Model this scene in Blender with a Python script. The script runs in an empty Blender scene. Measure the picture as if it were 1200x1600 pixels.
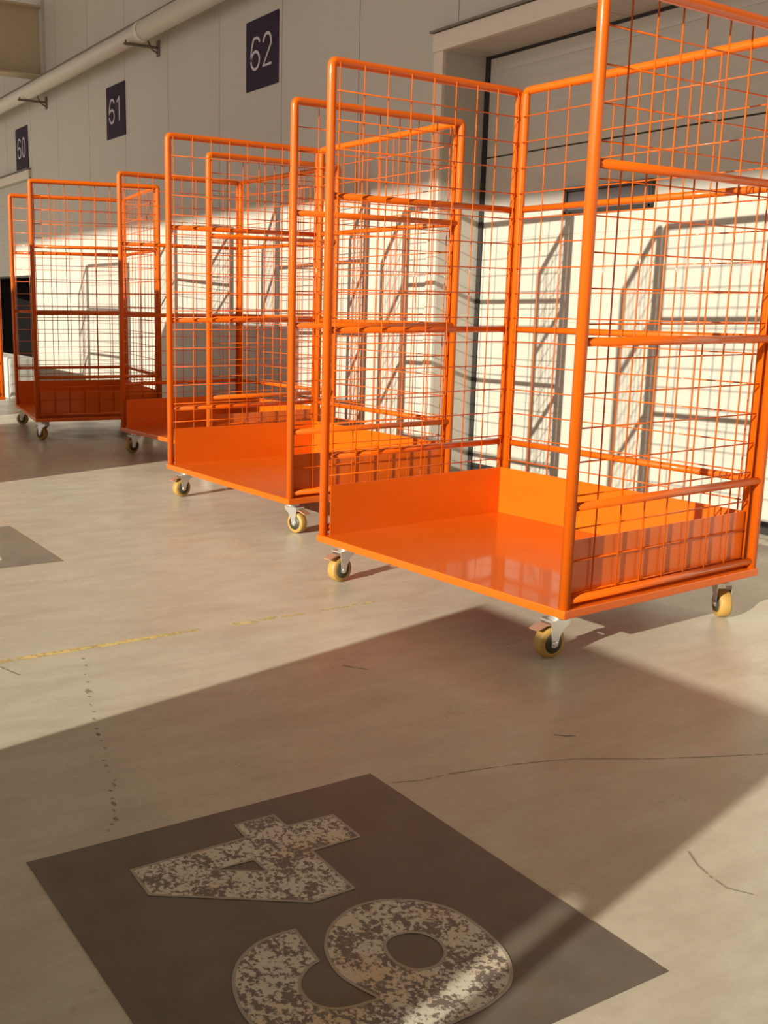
import bpy, bmesh, math, random
from mathutils import Vector, Matrix
random.seed(7)
scene = bpy.context.scene
COL = scene.collection

# ------------------------------------------------------------------ camera
CAM_F, CAM_YAW, CAM_PITCH, CAM_ROLL, CAM_H = 1647.94, 1.0389, 0.1991, 0.0112, 1.0731
CAM_PX, CAM_PY = 438.9, 804.9
cd = bpy.data.cameras.new('camera'); cam = bpy.data.objects.new('camera', cd); COL.objects.link(cam)
cd.sensor_fit = 'VERTICAL'; cd.sensor_height = 36.0; cd.sensor_width = 27.0
cd.lens = CAM_F / 1600 * 36
cd.shift_x = (600 - CAM_PX) / 1600; cd.shift_y = (CAM_PY - 800) / 1600
cd.clip_start = 0.02; cd.clip_end = 200
cy, sy, cp, sp = math.cos(CAM_YAW), math.sin(CAM_YAW), math.cos(CAM_PITCH), math.sin(CAM_PITCH)
F = Vector((-sy*cp, cy*cp, -sp)); R = Vector((cy, sy, 0)); U = R.cross(F)
cr, sr = math.cos(CAM_ROLL), math.sin(CAM_ROLL)
R, U = R*cr + U*sr, U*cr - R*sr
m = Matrix(((R.x, U.x, -F.x), (R.y, U.y, -F.y), (R.z, U.z, -F.z))).to_4x4()
m.translation = (0, 0, CAM_H)
cam.matrix_world = m
scene.camera = cam

# ------------------------------------------------------------------ light
SUN = Vector((-0.29, 1.0, -0.335))            # travel direction of the low sun through the open hall side
sd = bpy.data.lights.new('sun', 'SUN'); so = bpy.data.objects.new('sun', sd); COL.objects.link(so)
sd.energy = 7.2; sd.color = (1.0, 0.945, 0.765); sd.angle = math.radians(0.53)
so.location = (3, -9, 6)
so.rotation_euler = SUN.to_track_quat('-Z', 'Y').to_euler()
w = bpy.data.worlds.new('world'); scene.world = w; w.use_nodes = True
bg = w.node_tree.nodes['Background']
bg.inputs[0].default_value = (1.0, 0.89, 0.81, 1); bg.inputs[1].default_value = 1.32
scene.view_settings.view_transform = 'Standard'
scene.view_settings.look = 'None'
scene.view_settings.exposure = 0.0
scene.view_settings.gamma = 1.0
scene.view_settings.use_curve_mapping = False
scene.cycles.max_bounces = 8
scene.cycles.diffuse_bounces = 5
scene.cycles.sample_clamp_indirect = 8

# ------------------------------------------------------------------ materials
def mat(name, color, rough=0.5, metal=0.0, coat=0.0, spec=0.5):
    mt = bpy.data.materials.new(name); mt.use_nodes = True
    b = mt.node_tree.nodes['Principled BSDF']
    b.inputs['Base Color'].default_value = (*color, 1)
    b.inputs['Roughness'].default_value = rough
    b.inputs['Metallic'].default_value = metal
    b.inputs['Coat Weight'].default_value = coat
    b.inputs['Coat Roughness'].default_value = 0.12
    b.inputs['Specular IOR Level'].default_value = spec
    return mt
class N:
    def __init__(s, mt):
        s.t = mt.node_tree; s.b = s.t.nodes['Principled BSDF']; s.mt = mt
    def n(s, typ, **kw):
        nd = s.t.nodes.new(typ)
        for k, v in kw.items():
            if k in ('blend_type', 'data_type', 'operation', 'bands_direction', 'wave_type', 'feature', 'noise_dimensions'):
                setattr(nd, k, v)
            else:
                nd.inputs[k].default_value = v
        return nd
    def l(s, a, b): s.t.links.new(a, b)
    def ramp(s, fac, stops):
        r = s.t.nodes.new('ShaderNodeValToRGB'); e = r.color_ramp.elements
        while len(e) < len(stops): e.new(0.5)
        for q, (p, c) in zip(e, stops): q.position = p; q.color = (*c, 1) if len(c) == 3 else c
        s.l(fac, r.inputs[0]); return r.outputs[0]
    def mix(s, fac, a, b, mode='MIX'):
        x = s.t.nodes.new('ShaderNodeMix'); x.data_type = 'RGBA'; x.blend_type = mode
        for v, i in ((fac, 0), (a, 6), (b, 7)):
            if hasattr(v, 'links'): s.l(v, x.inputs[i])
            else: x.inputs[i].default_value = v if i == 0 else (*v, 1)
        return x.outputs[2]
    def obj(s, scale=(1, 1, 1)):
        tc = s.t.nodes.new('ShaderNodeTexCoord'); mp = s.t.nodes.new('ShaderNodeMapping')
        mp.inputs['Scale'].default_value = scale; s.l(tc.outputs['Object'], mp.inputs[0]); return mp.outputs[0]
    def noise(s, vec, scale, detail=4, rough=0.55):
        nd = s.n('ShaderNodeTexNoise', Scale=scale, Detail=detail, Roughness=rough); s.l(vec, nd.inputs['Vector']); return nd.outputs[0]

M = {}
M['orange'] = mat('orange_powder_coat', (0.60, 0.094, 0.0015), 0.42, coat=0.45, spec=0.25)
M['orange'].node_tree.nodes['Principled BSDF'].inputs['Coat Roughness'].default_value = 0.07
g = N(M['orange']); v = g.obj()
g.l(g.mix(g.ramp(g.noise(v, 5.0), [(0.35, (0, 0, 0)), (0.7, (1, 1, 1))]), (0.60, 0.099, 0.0013), (0.63, 0.107, 0.0018)), g.b.inputs['Base Color'])
M['zinc'] = mat('zinc_plate', (0.72, 0.71, 0.69), 0.3, metal=0.85)
M['tread'] = mat('tan_polyurethane', (0.40, 0.235, 0.055), 0.5)
M['hub'] = mat('black_wheel_hub', (0.05, 0.043, 0.026), 0.5)
M['copper'] = mat('coppery_brake_pedal', (0.62, 0.36, 0.25), 0.4, metal=0.6)
M['wall'] = mat('wall_sandwich_panel', (0.60, 0.56, 0.50), 0.5)
g = N(M['wall']); v = g.obj((1, 1, 0.25))
g.l(g.mix(g.ramp(g.noise(v, 1.3, 5), [(0.3, (0, 0, 0)), (0.75, (1, 1, 1))]), (0.46, 0.43, 0.385), (0.50, 0.468, 0.42)), g.b.inputs['Base Color'])
M['trimw'] = mat('door_frame_paint', (0.62, 0.55, 0.47), 0.45)
M['seam'] = mat('panel_joint', (0.16, 0.14, 0.12), 0.7)
M['door'] = mat('door_panel_white', (0.46, 0.435, 0.385), 0.42)
g = N(M['door']); v = g.obj()
wv = g.n('ShaderNodeTexWave', Scale=5.0, Distortion=0.0, bands_direction='Z'); g.l(v, wv.inputs['Vector'])
bp = g.n('ShaderNodeBump', Strength=0.12, Distance=0.01); g.l(wv.outputs[1], bp.inputs['Height']); g.l(bp.outputs[0], g.b.inputs['Normal'])
M['rubber'] = mat('black_rubber_seal', (0.018, 0.016, 0.015), 0.6)
M['glassgrey'] = mat('dusty_grey_pane', (0.075, 0.068, 0.072), 0.3)
M['darkframe'] = mat('dark_window_frame', (0.022, 0.019, 0.019), 0.5)
M['dark'] = mat('dark_trailer_lining', (0.012, 0.009, 0.009), 0.8)
M['navy'] = mat('navy_sign', (0.026, 0.014, 0.034), 0.55, spec=0.15)
M['lettering'] = mat('sign_lettering', (0.52, 0.49, 0.53), 0.5, spec=0.2)
M['pipe'] = mat('painted_pipe', (0.62, 0.57, 0.50), 0.4)
M['steel'] = mat('dull_steel', (0.17, 0.145, 0.12), 0.5, metal=0.3)
M['beam'] = mat('beam_beige', (0.50, 0.40, 0.28), 0.5)
M['ceil'] = mat('ceiling_deck', (0.45, 0.43, 0.39), 0.7)
M['concrete'] = mat('concrete_block', (0.42, 0.42, 0.40), 0.8)
g = N(M['concrete']); v = g.obj()
g.l(g.mix(g.noise(v, 8.0), (0.36, 0.36, 0.34), (0.47, 0.47, 0.45)), g.b.inputs['Base Color'])
M['wood'] = mat('pallet_wood', (0.42, 0.29, 0.17), 0.75)
M['carton'] = mat('wrapped_cartons', (0.42, 0.33, 0.24), 0.5)
# floor
M['floor'] = mat('polished_concrete', (0.52, 0.46, 0.37), 0.35)
g = N(M['floor']); v = g.obj()
base = g.mix(g.ramp(g.noise(v, 0.8, 6, 0.6), [(0.32, (0, 0, 0)), (0.68, (1, 1, 1))]), (0.485, 0.452, 0.366), (0.575, 0.548, 0.460))
pink = g.ramp(g.noise(g.obj((0.9, 0.6, 1)), 0.55, 3, 0.5), [(0.42, (0, 0, 0)), (0.66, (0.6,)*3)])
base = g.mix(pink, base, (0.50, 0.425, 0.345))
streak = g.ramp(g.noise(g.obj((2.2, 0.7, 1)), 5.0, 9, 0.68), [(0.34, (0.55,)*3), (0.60, (0, 0, 0))])
base = g.mix(streak, base, (0.36, 0.30, 0.235))
fine = g.ramp(g.noise(v, 38.0, 5, 0.7), [(0.30, (0.30,)*3), (0.52, (0, 0, 0))])
base = g.mix(fine, base, (0.37, 0.32, 0.25))
lite = g.ramp(g.noise(g.obj((1.0, 2.4, 1)), 11.0, 7, 0.7), [(0.60, (0, 0, 0)), (0.76, (0.45,)*3)])
base = g.mix(lite, base, (0.64, 0.60, 0.50))
scr = g.noise(g.obj((7, 1.6, 1)), 4.0, 9, 0.7)
base = g.mix(g.ramp(scr, [(0.66, (0, 0, 0)), (0.73, (0.45,)*3)]), base, (0.20, 0.16, 0.125))
g.l(base, g.b.inputs['Base Color'])
g.l(g.ramp(g.noise(v, 3.0, 6), [(0.3, (0.24,)*3), (0.7, (0.42,)*3)]), g.b.inputs['Roughness'])
def worn(name, paint, under, scale, lo, hi, rough=0.55, see=False):
    mt = mat(name, paint, rough); g = N(mt); v = g.obj()
    f = g.noise(v, scale, 6, 0.65)
    f2 = g.noise(v, scale*0.23, 3, 0.5)
    ad = g.n('ShaderNodeMath', operation='ADD'); g.l(f, ad.inputs[0])
    mu = g.n('ShaderNodeMath', operation='MULTIPLY'); mu.inputs[1].default_value = 0.55; g.l(f2, mu.inputs[0]); g.l(mu.outputs[0], ad.inputs[1])
    k = g.ramp(ad.outputs[0], [(lo, (0, 0, 0)), (hi, (1, 1, 1))])
    if see:
        out = g.t.nodes['Material Output']; tr = g.t.nodes.new('ShaderNodeBsdfTransparent'); mx = g.t.nodes.new('ShaderNodeMixShader')
        g.l(k, mx.inputs[0]); g.l(tr.outputs[0], mx.inputs[1]); g.l(g.b.outputs[0], mx.inputs[2]); g.l(mx.outputs[0], out.inputs[0])
    else:
        warm = g.mix(g.ramp(g.noise(v, 7.0, 2), [(0.5, (0, 0, 0)), (0.72, (1, 1, 1))]), paint, (paint[0], paint[1]*0.80, paint[2]*0.58))
        g.l(g.mix(k, under, warm), g.b.inputs['Base Color'])
    return mt
M['square'] = worn('dark_floor_paint', (0.150, 0.128, 0.106), (0.098, 0.080, 0.066), 9.0, 0.5, 1.0, 0.42)
M['squareold'] = worn('scuffed_dark_floor_paint', (0.27, 0.235, 0.195), (0.19, 0.160, 0.130), 7.0, 0.6, 0.95, 0.45)
M['digit'] = worn('worn_white_floor_paint', (0.58, 0.53, 0.45), (0.15, 0.12, 0.105), 92.0, 0.735, 0.80, 0.5)
M['digitold'] = worn('nearly_gone_white_floor_paint', (0.55, 0.50, 0.42), (0.22, 0.19, 0.155), 26.0, 0.70, 0.86, 0.5)
M['digitedge'] = worn('white_stencil_edge', (0.36, 0.32, 0.27), (0.30, 0.26, 0.22), 30.0, 0.6, 0.9, 0.5)
M['yellow'] = worn('worn_yellow_paint', (0.66, 0.50, 0.20), (0, 0, 0), 22.0, 0.66, 0.86, 0.5, see=True)
M['spots'] = worn('dark_floor_joint', (0.33, 0.275, 0.22), (0, 0, 0), 60.0, 0.62, 1.0, 0.6, see=True)

# ------------------------------------------------------------------ mesh helpers
class B:
    def __init__(s): s.bm = bmesh.new()
    def box(s, x0, x1, y0, y1, z0, z1, bev=0.0):
        r = bmesh.ops.create_cube(s.bm, size=1.0, matrix=Matrix.Translation(((x0+x1)/2, (y0+y1)/2, (z0+z1)/2)) @ Matrix.Diagonal((x1-x0, y1-y0, z1-z0, 1)))
        if bev:
            ed = {e for vv in r['verts'] for e in vv.link_edges}
            bmesh.ops.bevel(s.bm, geom=list(ed), offset=bev, segments=2, affect='EDGES', profile=0.6)
        return s
    def tube(s, pts, r, seg=10, cap=True, smooth=True):
        pts = [Vector(p) for p in pts]; rings = []
        prev = None
        for i, p in enumerate(pts):
            a = (p - pts[i-1]).normalized() if i else (pts[1]-p).normalized()
            c = (pts[i+1]-p).normalized() if i < len(pts)-1 else a
            t = (a + c).normalized()
            if prev is None:
                ref = Vector((0, 0, 1)) if abs(t.z) < 0.9 else Vector((1, 0, 0))
                u = t.cross(ref).normalized()
            else:
                u = (prev - t*prev.dot(t)).normalized()
            prev = u; vv = t.cross(u)
            k = 1.0/max(0.5, t.dot(c))
            rings.append([s.bm.verts.new(p + (u*math.cos(2*math.pi*j/seg) + vv*math.sin(2*math.pi*j/seg))*r*(k if False else 1)) for j in range(seg)])
        for a, b in zip(rings, rings[1:]):
            for j in range(seg):
                f = s.bm.faces.new((a[j], a[(j+1) % seg], b[(j+1) % seg], b[j])); f.smooth = smooth
        if cap:
            s.bm.faces.new(list(reversed(rings[0]))); s.bm.faces.new(rings[-1])
        return s
    def lathe(s, prof, origin, axis, seg=24):
        axis = Vector(axis).normalized(); ref = Vector((0, 0, 1)) if abs(axis.z) < 0.9 else Vector((1, 0, 0))
        u = axis.cross(ref).normalized(); vv = axis.cross(u); o = Vector(origin); rings = []
        for (h, r) in prof:
            rings.append([s.bm.verts.new(o + axis*h + (u*math.cos(2*math.pi*j/seg)+vv*math.sin(2*math.pi*j/seg))*r) for j in range(seg)])
        for a, b in zip(rings, rings[1:]):
            for j in range(seg):
                f = s.bm.faces.new((a[j], a[(j+1) % seg], b[(j+1) % seg], b[j])); f.smooth = True
        s.bm.faces.new(list(reversed(rings[0]))); s.bm.faces.new(rings[-1])
        return s
    def prism(s, poly, to3, d):
        """poly list of 2D points; to3 maps (a,b)->Vector; extruded by vector d"""
        lo = [s.bm.verts.new(to3(*p)) for p in poly]; hi = [s.bm.verts.new(Vector(to3(*p)) + Vector(d)) for p in poly]
        s.bm.faces.new(lo); s.bm.faces.new(list(reversed(hi)))
        n = len(poly)
        for i in range(n):
            s.bm.faces.new((lo[i], hi[i], hi[(i+1) % n], lo[(i+1) % n]))
        return s
    def ribbon(s, path, width, to3, d, closed=False):
        """flat stroke of given width along a 2D path, extruded by d"""
        n = len(path); P = [Vector(p) for p in path]; L = []; Rr = []
        for i in range(n):
            a = P[i]-P[i-1] if (i or closed) else P[1]-P[0]
            c = P[(i+1) % n]-P[i] if (i < n-1 or closed) else a
            a = a.normalized(); c = c.normalized(); t = (a+c).normalized(); nn = Vector((-t.y, t.x))
            k = min(1.6, 1/max(0.3, t.dot(c))) * width/2
            L.append(P[i]+nn*k); Rr.append(P[i]-nn*k)
        for i in range(n if closed else n-1):
            j = (i+1) % n
            s.prism([tuple(L[i]), tuple(Rr[i]), tuple(Rr[j]), tuple(L[j])], to3, d)
        return s
    def obj(s, name, material, parent=None, bevel=0.0):
        bmesh.ops.recalc_face_normals(s.bm, faces=s.bm.faces[:])
        me = bpy.data.meshes.new(name); s.bm.to_mesh(me); s.bm.free()
        me.materials.append(material)
        o = bpy.data.objects.new(name, me); COL.objects.link(o)
        if parent: o.parent = parent
        return o
def tag(o, label=None, cat=None, group=None, kind=None):
    if label: o['label'] = label
    if cat: o['category'] = cat
    if group: o['group'] = group
    if kind: o['kind'] = kind
    return o
def empty(name, loc, rz=0.0):
    o = bpy.data.objects.new(name, None); COL.objects.link(o); o.location = loc; o.rotation_euler = (0, 0, rz)
    o.empty_display_size = 0.1
    return o
def copy_tree(o, parent=None):
    c = o.copy(); COL.objects.link(c)
    if parent: c.parent = parent
    for ch in list(o.children): copy_tree(ch, c)
    return c

# ------------------------------------------------------------------ setting
WY, DY = 4.22, 4.54                       # wall face and recessed door face
fl = B().box(-32, 12, -14, 9, -0.2, 0).obj('floor', M['floor']); tag(fl, 'beige polished concrete floor with scuffs', 'floor', kind='structure')
DOOR1 = (-5.29, -2.79, 2.55); DOOR2 = (-16.7, -13.47, 2.55)
wb = B()
seams = [-5.19 - 1.02*k for k in range(-6, 22)]
xs = sorted(set([9.0, -30.0] + [x for x in seams if -29.5 < x < 8.5]))
for a, b in zip(xs, xs[1:]):
    segs = [(a, b, 0.0)]
    for (d0, d1, dz) in (DOOR1, DOOR2):
        new = []
        for (p, q, z) in segs:
            if q <= d0 or p >= d1 or z > 0: new.append((p, q, z)); continue
            if p < d0: new.append((p, d0, 0.0))
            if q > d1: new.append((d1, q, 0.0))
            new.append((max(p, d0), min(q, d1), dz))
        segs = new
    for (p, q, z) in segs:
        p2 = p + (0.003 if p == a else 0); q2 = q - (0.003 if q == b else 0)
        wb.box(p2, q2, WY, WY+0.36, z, 6.6)
wo = wb.obj('wall_back', M['wall']); tag(wo, 'pale grey panelled wall with vertical joints behind the trolleys', 'wall', kind='structure')
jb = B()
for x in xs[1:-1]:
    z = 0.0
    for (d0, d1, dz) in (DOOR1, DOOR2):
        if d0-0.01 < x < d1+0.01: z = dz+0.01
    jb.box(x-0.004, x+0.004, WY+0.006, WY+0.3, z, 6.6)
tag(jb.obj('panel_joint', M['seam'], wo), None, None)
# roof and the header of the open hall side
tag(B().box(-32, 12, -9.4, WY+0.36, 6.6, 6.8).obj('ceiling', M['ceil']), 'pale roof deck of the hall', 'ceiling', kind='structure')
tag(B().box(-32, 12, -7.3, -7.0, 5.63, 6.6).obj('wall_front', M['wall']), 'header wall above the open side of the hall', 'wall', kind='structure')

tag(B().box(9.0, 9.3, -9.4, WY+0.36, 0, 6.6).obj('wall_right', M['wall']), 'pale end wall of the hall beyond the right photo edge', 'wall', kind='structure')
tag(B().box(-30.3, -30.0, -9.4, WY+0.36, 0, 6.6).obj('wall_left', M['wall']), 'pale far end wall of the hall', 'wall', kind='structure')
# sectional door at dock 63
def section_door(name, x0, x1, zlist, y, label, kind='structure'):
    b = B()
    for z0, z1 in zip(zlist, zlist[1:]):
        g0 = 0.004 if abs(z0-1.96) < 0.01 else 0.0; g1 = 0.004 if abs(z1-1.96) < 0.01 else 0.0
        b.box(x0, x1, y, y+0.045, z0+g0, z1-g1, 0.0025)
    d = b.obj(name, M['door']); tag(d, label, 'door', kind=kind)
    return d
d1 = section_door('door_1', DOOR1[0]+0.03, DOOR1[1]-0.045, [0.06, 0.49, 0.98, 1.47, 1.96, 2.45, 2.60], DY, 'white sectional dock door with dark vision slot behind nearest trolley')
B().box(DOOR1[0], DOOR1[1], DY+0.045, DY+0.07, 0.0, 2.7).obj('door_backing', M['seam'], d1)
s_ = B().box(DOOR1[0], DOOR1[0]+0.036, DY-0.012, DY+0.04, 0, 2.56).box(DOOR1[1]-0.05, DOOR1[1], DY-0.012, DY+0.04, 0, 2.56)
s_.box(DOOR1[0]+0.036, DOOR1[1]-0.05, DY-0.006, DY+0.04, 2.532, 2.55)
s_.box(DOOR1[0]+0.05, DOOR1[1]-0.05, DY-0.01, DY+0.04, 0.0, 0.058); s_.obj('rubber_seal', M['rubber'], d1)
f_ = B(); X0, X1, Z0, Z1 = -4.555, -3.93, 1.578, 1.722
f_.box(X0, X1, DY-0.028, DY+0.002, Z0, Z0+0.022, 0.004).box(X0, X1, DY-0.028, DY+0.002, Z1-0.022, Z1, 0.004)
f_.box(X0, X0+0.022, DY-0.028, DY+0.002, Z0, Z1, 0.004).box(X1-0.022, X1, DY-0.028, DY+0.002, Z0, Z1, 0.004).box(-4.40, -4.385, DY-0.02, DY+0.002, Z0, Z1)
vf = f_.obj('vision_frame', M['darkframe'], d1)
B().box(X0+0.01, X1-0.01, DY-0.012, DY-0.004, Z0+0.01, Z1-0.01).obj('pane', M['glassgrey'], vf)
# door frame trim: two uprights, a projecting head with a dark ledge on top
def door_trim(name, d, label):
    x0, x1, z = d; b = B()
    b.box(x0-0.09, x0, WY-0.025, WY+0.005, 0, z+0.02, 0.004).box(x1, x1+0.09, WY-0.025, WY+0.005, 0, z+0.02, 0.004)
    b.box(x0-0.09, x1+0.09, WY-0.035, WY+0.005, z, z+0.105, 0.004)
    o = b.obj(name, M['trimw']); tag(o, label, 'door frame', kind='structure')
    B().box(x0-0.10, x1+0.10, WY-0.055, WY+0.004, z+0.108, z+0.120).obj('shadow_ledge', M['steel'], o)  # dark colour of the ledge stands in for the shadow gap
    return o
door_trim('trim_1', DOOR1, 'pale frame around the dock door behind nearest trolley')
door_trim('trim_2', DOOR2, 'pale frame around the farthest dock door under sign 60')
# reveals of both openings are the wall panel ends; door at dock 60 stands half raised with a dark trailer behind
d2 = section_door('door_2', DOOR2[0]+0.02, DOOR2[1]-0.02, [1.38, 1.85, 2.32, 2.60], WY+0.05, 'farthest dock door half raised above a dark trailer')
B().box(DOOR2[0]+0.02, DOOR2[1]-0.02, WY+0.045, WY+0.10, 1.355, 1.379).obj('rubber_seal', M['rubber'], d2)
tr = B()
x0, x1 = DOOR2[0]-0.1, DOOR2[1]+0.1
tr.box(x0, x1, WY+2.4, WY+2.5, 0, 2.7).box(x0-0.1, x0, WY+0.365, WY+2.5, 0, 2.7).box(x1, x1+0.1, WY+0.365, WY+2.5, 0, 2.7)
tr.box(x0-0.1, x1+0.1, WY+0.365, WY+2.5, 2.6, 2.7).box(x0, x1, WY+0.10, WY+2.4, 0.001, 0.012)
tag(tr.obj('trailer_interior', M['dark']), 'dark trailer interior seen through the half raised farthest door', 'trailer')
B().box(DOOR2[0], DOOR2[1], WY+0.1, WY+0.15, 1.4, 2.6).obj('door_backing', M['dark'], d2)
# roof girder meeting the wall at upper left
gx, gz0, gz1 = -12.80, 3.62, 4.39
tag(B().box(gx-0.008, gx+0.008, -6.9, WY, gz0+0.02, gz1-0.02).box(gx-0.12, gx+0.12, -6.9, WY, gz0, gz0+0.022).box(gx-0.12, gx+0.12, -6.9, WY, gz1-0.022, gz1).obj('trim_3', M['beam']),
    'beige steel roof girder at upper left above the wall pipe', 'girder', kind='structure')
tag(B().box(gx-0.11, gx+0.11, WY-0.03, WY-0.001, gz0-0.02, 6.6).box(gx+0.112, gx+0.122, WY-0.04, WY-0.001, gz0-0.02, 6.6).obj('trim_4', M['wall']), 'narrow steel column strip behind the girder end', 'column', kind='structure')

# ------------------------------------------------------------------ floor marking squares with numbers
def arc(cx, cy_, rx, ry, a0, a1, n):
    return [(cx+rx*math.cos(math.radians(a0+(a1-a0)*i/n)), cy_+ry*math.sin(math.radians(a0+(a1-a0)*i/n))) for i in range(n+1)]
def poly_with_holes(outer, holes, name, material, parent, z):
    cu = bpy.data.curves.new(name, 'CURVE'); cu.dimensions = '2D'; cu.fill_mode = 'FRONT' if hasattr(cu, 'fill_mode') else 'FRONT'
    for loop in [outer]+holes:
        sp_ = cu.splines.new('POLY'); sp_.points.add(len(loop)-1)
        for q, p in zip(sp_.points, loop): q.co = (p[0], p[1], 0, 1)
        sp_.use_cyclic_u = True
    cu.fill_mode = 'BOTH'; cu.extrude = 0.0003
    tmp = bpy.data.objects.new(name, cu); COL.objects.link(tmp)
    dg = bpy.context.evaluated_depsgraph_get(); me = bpy.data.meshes.new_from_object(tmp.evaluated_get(dg))
    bpy.data.objects.remove(tmp); me.name = name; me.materials.clear(); me.materials.append(material)
    o = bpy.data.objects.new(name, me); COL.objects.link(o); o.location = (0, 0, z); o.parent = parent
    return o
FOUR = [(-1.796, .954), (-1.794, 1.045), (-1.738, 1.045), (-1.733, 1.157), (-1.629, 1.154), (-1.629, 1.038), (-1.473, 1.034), (-1.472, .942), (-1.639, .693), (-1.735, .697), (-1.737, .950)]
TRI = [(-1.657, .838), (-1.655, .922), (-1.604, .922)]
SIX_O = [(-1.413, .869), (-1.415, .824), (-1.406, .783), (-1.381, .742), (-1.342, .711), (-1.292, .692), (-1.25, .686), (-1.2, .690), (-1.155, .710), (-1.119, .745), (-1.100, .80), (-1.090, .87), (-1.088, .95), (-1.092, 1.02), (-1.101, 1.058), (-1.113, 1.089), (-1.140, 1.119), (-1.177, 1.142), (-1.22, 1.153), (-1.273, 1.156), (-1.33, 1.147), (-1.375, 1.117), (-1.404, 1.078), (-1.420, 1.03), (-1.415, .979), (-1.388, .927), (-1.346, .890), (-1.311, .869), (-1.322, .858)]
SIX_H = [(-1.297, .977), (-1.313, 1.002), (-1.310, 1.037), (-1.289, 1.061), (-1.259, 1.067), (-1.231, 1.056), (-1.213, 1.029), (-1.212, 1.001), (-1.225, .978), (-1.258, .967)]
SIX_I = [(-1.311, .8685), (-1.316, .854), (-1.309, .829), (-1.288, .803), (-1.264, .791), (-1.231, .791), (-1.206, .809), (-1.193, .840), (-1.190, .870), (-1.192, .889), (-1.231, .876), (-1.272, .868)]
SIX_O = SIX_O[:-1]
SIX_O = SIX_O[:-2] + [(-1.346, .890), (-1.311, .875), (-1.272, .868), (-1.231, .876), (-1.192, .889), (-1.190, .870), (-1.193, .840), (-1.206, .809), (-1.231, .791), (-1.264, .791), (-1.288, .803), (-1.309, .829), (-1.318, .857)]
def square(x0, x1, y0, y1, mt, label):
    o = B().box(x0, x1, y0, y1, 0.0002, 0.0012).obj('floor_marking', mt); tag(o, label, 'floor marking', 'numbered squares painted on the floor'); return o
sq = square(-1.862, -1.012, 0.531, 1.345, M['square'], 'dark square painted on the floor with large worn white 64')
def shrink(P, k):
    return P
def smooth(P, closed=True, n=5):
    out = []; L = len(P)
    for i in range(L if closed else L-1):
        p0, p1, p2, p3 = (P[(i+k) % L] if closed else P[min(max(i+k, 0), L-1)] for k in (-1, 0, 1, 2))
        for q in range(n):
            t = q/n
            out.append(tuple(0.5*(2*b_+(c_-a_)*t+(2*a_-5*b_+4*c_-e_)*t*t+(3*b_-a_-3*c_+e_)*t**3) for a_, b_, c_, e_ in zip(p0, p1, p2, p3)))
    if not closed: out.append(P[-1])
    return out
kx = SIX_O.index((-1.311, .875))
SIX_O = smooth(SIX_O[:kx+1], False, 4)[:-1] + smooth(SIX_O[kx:], False, 4)
SIX_H = smooth(SIX_H)
d_ = poly_with_holes(FOUR, [TRI], 'numeral', M['digit'], sq, 0.0016)
d_ = poly_with_holes(SIX_O, [SIX_H], 'numeral', M['digit'], sq, 0.0016)
def edge_lines(loop, name, parent):
    b = B(); b.ribbon(loop, 0.006, lambda a, c: Vector((a, c, 0.0020)), (0, 0, 0.0003), closed=True); return b.obj(name, M['digitedge'], parent)
for lp in (FOUR, TRI, SIX_O, SIX_H): edge_lines(lp, 'stencil_edge', sq)
OFF = -3.12
sq2 = square(-4.955, -4.160, 0.59, 1.395, M['squareold'], 'scuffed grey square on the floor at left edge with faded number')
six2 = [(x+OFF, y+0.03) for x, y in SIX_O]; hol2 = [(x+OFF, y+0.03) for x, y in SIX_H]
poly_with_holes(six2, [hol2], 'numeral', M['digitold'], sq2, 0.0016)
def three():
    p = arc(-4.63, 0.86, 0.10, 0.115, 150, -100, 10)[::-1]
    q = arc(-4.63, 1.075, 0.115, 0.115, 100, -150, 10)[::-1]
    return p, q
b = B(); p3, q3 = three()
for pp in (p3, q3): b.ribbon(pp, 0.085, lambda a, c: Vector((a, c, 0.0013)), (0, 0, 0.0004))
b.obj('numeral', M['digitold'], sq2)
# worn yellow line across the bay
b = B()
for ya, yb, w0 in ((0.30, 1.06, 0.030), (1.06, 1.48, 0.026), (1.60, 1.88, 0.022), (1.96, 2.20, 0.010)):
    k = 6
    for q in range(k):
        o_ = random.uniform(-.004, .004)
        b.box(-3.038-w0/2+o_, -3.038+w0/2+o_, ya+(yb-ya)*q/k, ya+(yb-ya)*(q+1)/k, 0.0003, 0.0011)
tag(b.obj('floor_line', M['yellow']), 'thin worn yellow line on the floor left of nearest trolley', 'floor line')
# dotted stains along an old floor joint
b = B(); P = [(-2.94, 1.044), (-2.68, .958), (-2.455, .893), (-2.276, .848), (-2.134, .814), (-2.014, .771), (-1.896, .721)]
for k in range(26):
    t = k/25*(len(P)-1); i = min(int(t), len(P)-2); u = t-i
    x = P[i][0]*(1-u)+P[i+1][0]*u+random.uniform(-.01, .01); y = P[i][1]*(1-u)+P[i+1][1]*u+random.uniform(-.006, .006)
    a = random.uniform(.003, .011); c = random.uniform(.002, .006)
    b.prism([(x+a*math.cos(q*.785), y+c*math.sin(q*.785)) for q in range(8)], lambda p, r: Vector((p, r, 0.0003)), (0, 0, 0.0004))
b.box(-2.688, -2.664, .948, .966, 0.0003, 0.0007)
tag(b.obj('floor_stain', M['spots']), 'dotted row of dark stains on the floor between yellow line and dark square', 'stain', kind='stuff')

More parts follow.
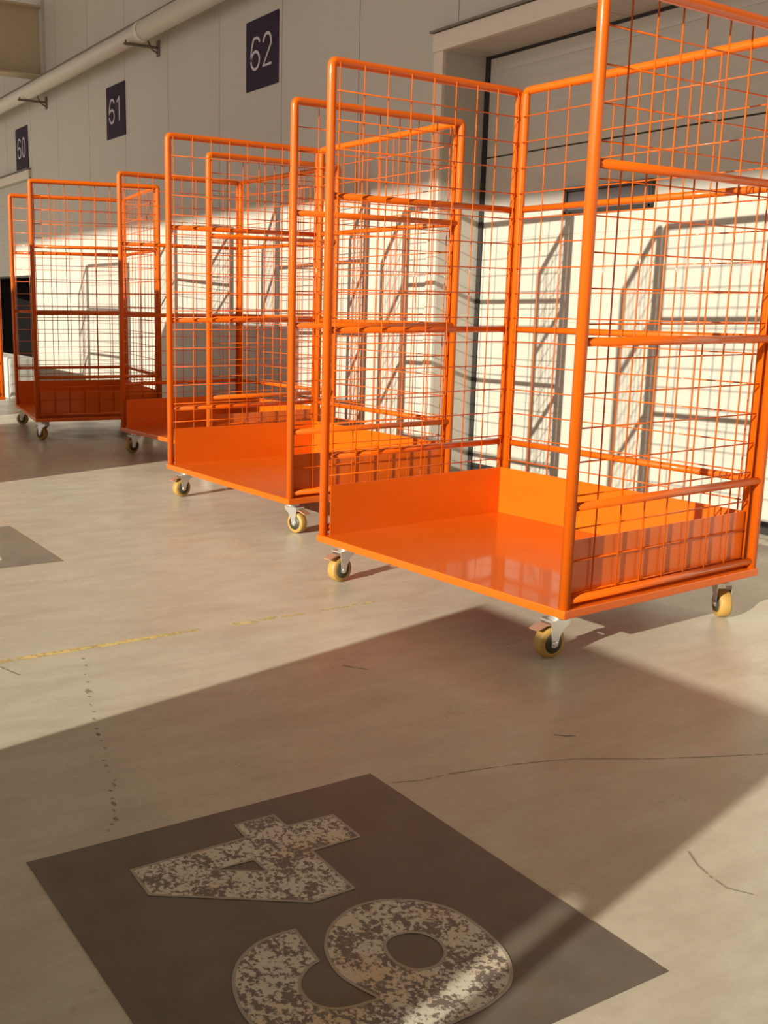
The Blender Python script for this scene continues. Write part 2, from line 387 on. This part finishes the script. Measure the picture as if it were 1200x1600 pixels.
def scuff(name, path, wd, label, grp=None):
    b = B(); b.ribbon(path, wd, lambda a, c: Vector((a, c, 0.0003)), (0, 0, 0.0004))
    tag(b.obj(name, M['spots']), label, 'scuff' if name == 'scuff_mark' else 'crack', grp)
scuff('floor_crack', [(-1.80, 1.36), (-1.776, 1.43), (-1.772, 1.502), (-1.757, 1.58), (-1.738, 1.669), (-1.716, 1.75), (-1.688, 1.828), (-1.65, 1.90), (-1.605, 1.978), (-1.54, 2.12), (-1.479, 2.265)], 0.0035, 'hairline crack in the shaded floor beyond the dark 64 square')
scuff('scuff_mark', [(-2.517, 1.702), (-2.48, 1.727), (-2.451, 1.751)], 0.008, 'short dark scuff on the shaded floor left of the nearest wheel')
scuff('scuff_mark', [(-1.822, 1.887), (-1.80, 1.909), (-1.79, 1.93)], 0.006, 'small dark scuff just above the hairline crack')
scuff('scuff_mark', [(-1.259, 1.70), (-1.215, 1.672), (-1.173, 1.657), (-1.13, 1.650), (-1.084, 1.678)], 0.0045, 'curved dark scuff on the sunlit floor at lower right')
scuff('scuff_mark', [(-2.996, .799), (-2.95, .812), (-2.899, .828)], 0.007, 'dark scuff branching from the near end of the yellow line')
# ------------------------------------------------------------------ wire cage trolleys
W, D, BZ, H = 1.2184, 0.9675, 0.149, 1.80
RP = 0.0175
RAILS = (1.314, 0.822, 0.338)
WZ = [0.063 + 0.1011*k for k in range(17)]
def round_path(pts, r, n=4):
    out = [Vector(pts[0])]
    for i in range(1, len(pts)-1):
        p, a, c = Vector(pts[i]), Vector(pts[i-1]), Vector(pts[i+1])
        u = (a-p).normalized(); v = (c-p).normalized()
        for k in range(n+1):
            t = k/n; out.append((p+u*r)*(1-t)**2 + p*2*t*(1-t) + (p+v*r)*t*t)
    out.append(Vector(pts[-1])); return out
def mesh_frame(name, parent, p0, p1, inward, nv, zlow):
    """tube frame standing between floor points p0 and p1; mesh on the inner side"""
    p0 = Vector((*p0, 0)); p1 = Vector((*p1, 0)); n = Vector((*inward, 0)); e = (p1-p0).normalized(); ln = (p1-p0).length
    zb = BZ+0.012; zt = BZ+H-RP
    b = B().tube(round_path([p0+Vector((0, 0, zb)), p0+Vector((0, 0, zt)), p1+Vector((0, 0, zt)), p1+Vector((0, 0, zb))], 0.019), RP, 12)
    fr = b.obj(name, M['orange'], parent)
    for z in RAILS:
        B().tube([p0+e*0.012+Vector((0, 0, BZ+z)), p1-e*0.012+Vector((0, 0, BZ+z))], 0.0135, 10).obj('cross_rail', M['orange'], fr)
    B().tube([p0+e*0.012+Vector((0, 0, BZ+0.052)), p1-e*0.012+Vector((0, 0, BZ+0.052))], 0.0125, 10).obj('bottom_rail', M['orange'], fr)
    b = B()
    for k in range(nv):
        q = p0 + e*(0.025 + (ln-0.05)*k/(nv-1)) + n*0.0165
        b.tube([q+Vector((0, 0, BZ+0.055)), q+Vector((0, 0, BZ+H-0.02))], 0.0026, 6)
    for z in WZ:
        q = n*0.0213 + Vector((0, 0, BZ+z))
        b.tube([p0+e*0.012+q, p1-e*0.012+q], 0.0026, 6)
    b.obj('wire_mesh', M['orange'], fr)
    return fr
def caster(name, parent, x, y, t, brake=True):
    """swivel caster under the deck at x, y; t = direction from swivel to wheel"""
    t = Vector((*t, 0)).normalized(); ax = Vector((-t.y, t.x, 0)); o = Vector((x, y, 0)); c = o + t*0.034 + Vector((0, 0, 0.05))
    def l3(u, v, s=0.0): return c + t*u + Vector((0, 0, 1))*v + ax*s
    b = B()
    b.box(x-0.046, x+0.046, y-0.042, y+0.042, BZ-0.0065, BZ-0.0005, 0.001)
    b.lathe([(0, 0.030), (0.004, 0.034), (0.012, 0.034), (0.018, 0.028)], o+Vector((0, 0, BZ-0.026)), (0, 0, 1), 20)
    ou = -0.034
    for s in (-1, 1):
        poly = [(-0.058, 0.068), (0.018, 0.068), (0.013, 0.020), (0.012, -0.010), (0.0, -0.014), (-0.012, -0.010), (-0.019, 0.020), (-0.036, 0.046), (-0.056, 0.056)]
        b.prism(poly, lambda u, v: l3(u, v, s*0.0245 - 0.0015), ax*0.003)
    b.prism([(-0.062, 0.068), (0.018, 0.068), (0.018, 0.074), (-0.062, 0.074)], lambda u, v: l3(u, v, -0.026), ax*0.052)
    ck = b.obj(name, M['zinc'], parent)
    hw = 0.0195
    wh = B().lathe([(-hw, 0.032), (-hw, 0.046), (-hw*0.7, 0.050), (hw*0.7, 0.050), (hw, 0.046), (hw, 0.032)], c, ax, 28).obj('wheel', M['tread'], ck)
    B().lathe([(-hw-0.0012, 0.012), (-hw-0.0012, 0.0335), (hw+0.0012, 0.0335), (hw+0.0012, 0.012)], c, ax, 24).obj('hub', M['hub'], ck)
    B().lathe([(-0.031, 0.006), (-0.031, 0.009), (0.031, 0.009), (0.031, 0.006)], c, ax, 8).obj('axle', M['zinc'], ck)
    if not brake: return ck
    b = B().prism([(0.005, 0.060), (0.030, 0.064), (0.068, 0.050), (0.067, 0.046), (0.030, 0.058), (0.005, 0.055)], lambda u, v: l3(u, v, -0.019), ax*0.038)
    b.obj('brake_pedal', M['copper'], ck)
    return ck
def trolley(loc, rz, label, dirs):
    root = empty('cage_trolley', (loc[0], loc[1], 0), rz); tag(root, label, 'trolley', 'orange wire cage trolleys in a row along the wall')
    e = 0.019
    b = B().box(-e, W+e, -e, D+e, BZ, BZ+0.028, 0.004)
    deck = b.obj('deck', M['orange'], root)
    k = 0.0255; zt = BZ+0.228
    B().box(k, k+0.003, 0.012, D-k, BZ+0.028, zt).obj('kick_plate', M['orange'], root)
    B().box(W-k-0.003, W-k, 0.012, D-k, BZ+0.028, zt).obj('kick_plate', M['orange'], root)
    B().box(k+0.003, W-k-0.003, D-k-0.003, D-k, BZ+0.028, zt).obj('kick_plate', M['orange'], root)
    mesh_frame('side_frame', root, (0, 0), (0, D), (1, 0), 9, 0)
    mesh_frame('side_frame', root, (W, 0), (W, D), (-1, 0), 9, 0)
    mesh_frame('back_frame', root, (0.0365, D), (W-0.0365, D), (0, -1), 11, 0)
    for k, ((x, y), t) in enumerate(zip(((0.07, 0.062), (W-0.07, 0.062), (W-0.07, D-0.062), (0.07, D-0.062)), dirs)):
        caster('caster', root, x, y, t, brake=k < 2)
    return root
S = (0.1, -1.0)
T1 = trolley((-3.418, 2.206), 0.068, 'nearest orange wire cage trolley, largest, in front of white dock door', [S, (-0.1, -1), (0.82, -0.64), (0.3, -1)])
T2 = trolley((-5.366, 2.437), 0.042, 'second orange wire cage trolley from the front, just left behind the nearest one', [S, (1, 0.2), (0.3, 1), (-0.4, -1)])
T3 = trolley((-7.112, 2.861), 0.067, 'third orange wire cage trolley, partly in shade, seen through second trolley', [S, (-0.9, -0.4), (0.4, 1), (0.3, -1)])
T4 = trolley((-9.146, 2.692), -0.165, 'fourth orange wire cage trolley, turned, its side mesh facing the viewer', [(-0.6, -1), (-0.8, -0.6), (0.5, -1), (0.2, 1)])
T5 = trolley((-11.08, 1.80), 0.0, 'farthest orange wire cage trolley, only a sliver at left photo edge', [S, S, S, S])

# ------------------------------------------------------------------ number signs
def strokes(ch):
    if ch == '6': return [(arc(0.5, 0.30, 0.42, 0.26, 0, 360, 22)[:-1], True), ([(0.92, 0.80)] + arc(0.52, 0.80, 0.40, 0.16, 10, 120, 8) + [(0.14, 0.70), (0.085, 0.52), (0.08, 0.30)], False)]
    if ch == '0': return [(arc(0.5, 0.5, 0.40, 0.46, 0, 360, 26)[:-1], True)]
    if ch == '1': return [([(0.22, 0.80), (0.60, 0.97), (0.60, 0.03)], False)]
    if ch == '2': return [(arc(0.5, 0.72, 0.40, 0.25, 175, -25, 12) + [(0.10, 0.06), (0.94, 0.06)], False)]
    if ch == '3': return [(arc(0.48, 0.73, 0.38, 0.23, 160, -80, 10), False), (arc(0.48, 0.27, 0.42, 0.24, 85, -165, 12), False)]
def sign(text, x0, x1, z0, z1, label):
    o = B().box(x0, x1, WY-0.008, WY-0.0005, z0, z1).obj('number_sign', M['navy']); tag(o, label, 'sign', 'dock number signs on the wall')
    w_, h_ = x1-x0, z1-z0
    for ch, (u0, u1) in zip(text, ((0.14, 0.455), (0.52, 0.82))):
        b = B(); cx0, cx1 = x0+w_*u0, x0+w_*u1; c0, c1 = z0+h_*0.275, z0+h_*0.755
        for path, cl in strokes(ch):
            pts = [(cx0+(cx1-cx0)*p[0], c0+(c1-c0)*p[1]) for p in path]
            b.ribbon(pts, 0.0205, lambda a, c: Vector((a, WY-0.0098, c)), (0, 0.0015, 0), closed=cl)
        b.obj('numeral', M['lettering'], o)
sign('62', -7.775, -7.275, 2.693, 3.205, 'dark navy sign with white number 62')
sign('61', -10.78, -10.28, 2.690, 3.195, 'dark navy sign with white number 61')
sign('60', -13.955, -13.455, 2.680, 3.190, 'dark navy sign with white number 60')
sign('63', -4.50, -4.0, 2.700, 3.205, 'dark navy sign corner cut off by top photo edge above dock door')

# ------------------------------------------------------------------ wall pipe on brackets
PZ, PY, PR = 3.43, 4.0, 0.078
p = B()
p.tube([(-26, PY, PZ), (-9.32, PY, PZ)], PR, 20)
po = p.obj('wall_pipe', M['pipe']); tag(po, 'long pale pipe running along the upper wall', 'pipe')
B().tube([(-9.34, PY, PZ), (9, PY, PZ)], PR*1.09, 20).obj('wide_pipe_run', M['pipe'], po)
B().tube([(-9.36, PY, PZ), (-9.28, PY, PZ)], PR*1.16, 20).obj('coupling', M['pipe'], po)
B().tube([(-26, PY-0.01, PZ+PR+0.012), (9, PY-0.01, PZ+PR+0.02)], 0.012, 8).obj('dark_line', M['seam'], po)  # thin dark line along the top of the pipe
def bracket(x, label):
    b = B().box(x-0.03, x+0.03, WY-0.012, WY-0.0005, PZ-PR-0.085, PZ-PR+0.05)
    b.box(x-0.014, x+0.014, 3.88, WY-0.01, PZ-PR-0.022, PZ-PR-0.001)
    b.tube([(x, 3.90, PZ-PR-0.012), (x, 3.90, PZ-PR+0.02)], 0.008, 8).tube([(x, 3.96, PZ+PR+0.004), (x, 4.06, PZ+PR-0.012), (x, 4.15, PZ-PR-0.03), (x, WY-0.008, PZ-PR-0.06)], 0.008, 8)
    o = b.obj('pipe_bracket', M['steel']); tag(o, label, 'bracket', 'steel brackets under the wall pipe')
bracket(-9.47, 'steel wall bracket holding the pipe above and between signs 61 and 62')
bracket(-12.70, 'steel wall bracket holding the pipe under the roof girder, near sign 60')
bracket(-15.9, 'steel wall bracket holding the pipe beyond the left photo edge')

# ------------------------------------------------------------------ pale block under the far door
tag(B().box(-14.2, -11.45, 3.30, 3.60, 0, 0.45, 0.02).obj('concrete_block', M['concrete']), 'low pale concrete block by the wall behind the farthest trolleys', 'block')

# ------------------------------------------------------------------ unseen shadow casters added out of view, shaped as pallet loads
def pallet(loc, w_, d__, h, label, rows):
    root = empty('shadow_caster', loc); tag(root, label, 'pallet', 'unseen shadow casters shaped as pallet loads')
    b = B()
    for i in range(5): b.box(i*(w_-0.1)/4, i*(w_-0.1)/4+0.1, 0, d__, 0.122, 0.144)
    for i in range(3): b.box(0, w_, i*(d__-0.1)/2, i*(d__-0.1)/2+0.1, 0.0, 0.122)
    b.obj('pallet_base', M['wood'], root)
    b = B(); hh = (h-0.146)/rows
    for k in range(rows): b.box(0.002*(k % 2), w_-0.002*(k % 2), 0, d__, 0.145+hh*k, 0.145+hh*(k+1)-0.003, 0.01)
    b.obj('wrapped_load', M['carton'], root)
    return root
def occ_x(c, y): return c - 0.29*y
# added caster tapered to its floor shadow; sides run along the sun's bearing
yf, dep = -1.0, 0.6
bk = Vector((0.29*dep, -dep, 0))
root = empty('shadow_caster', (-1.95, yf, 0)); tag(root, 'unseen added shadow caster shaped as a low tapering pallet load behind the viewer', 'pallet', 'unseen shadow casters shaped as pallet loads')
X = lambda c: c - 0.29*yf + 1.95
b = B()
for i in range(5): b.box(0.05+i*0.29, 0.15+i*0.29, -dep, 0, 0.122, 0.144)
for i in range(3): b.box(0.05, 1.31, -dep+i*0.25, -dep+i*0.25+0.1, 0.0, 0.122)
b.obj('pallet_base', M['wood'], root)
b = B().prism([(X(-2.315), 0.145), (X(-0.885), 0.145), (X(-0.872), 0.805), (X(-2.172), 0.805)], lambda a, c: Vector((a, 0, c)), bk)
b.prism([(X(-2.171), 0.806), (X(-0.872), 0.806), (X(-0.86), 1.176), (X(-2.095), 1.176)], lambda a, c: Vector((a, 0, c)), bk)
b.obj('wrapped_load', M['carton'], root)
B().prism([(X(-0.89), 0.806), (X(-0.785), 0.806), (X(-0.765), 1.176), (X(-0.89), 1.176)], lambda a, c: Vector((a, 0, c)), bk*0.07).obj('streak_board', M['carton'], root)  # added board that ends the light streak at its tip
B().box(X(-0.803)-0.016, X(-0.803)+0.016, -0.03, 0.002, 0.0, 0.806).obj('streak_post', M['wood'], root)  # added post; its gap to the load leaves a light streak
y1, y0 = 0.40, -0.60  # pair of added casters that shade the far trolleys and lower wall
cR, cL = -6.93+0.29*4.22, -9.66+0.29*4.22
xr = occ_x(cR, y1); xl = occ_x(cL, y0); xm = (xl+xr)/2
pallet((xl, y0, 0), xm-xl-0.01, y1-y0, 2.18, 'unseen added shadow caster shaped as a wrapped pallet load outside the left photo edge, farther of two', 5)
pallet((xm+0.0, y0, 0), xr-xm, y1-y0, 2.18, 'unseen added shadow caster shaped as a wrapped pallet load outside the left photo edge, nearer of two', 5)
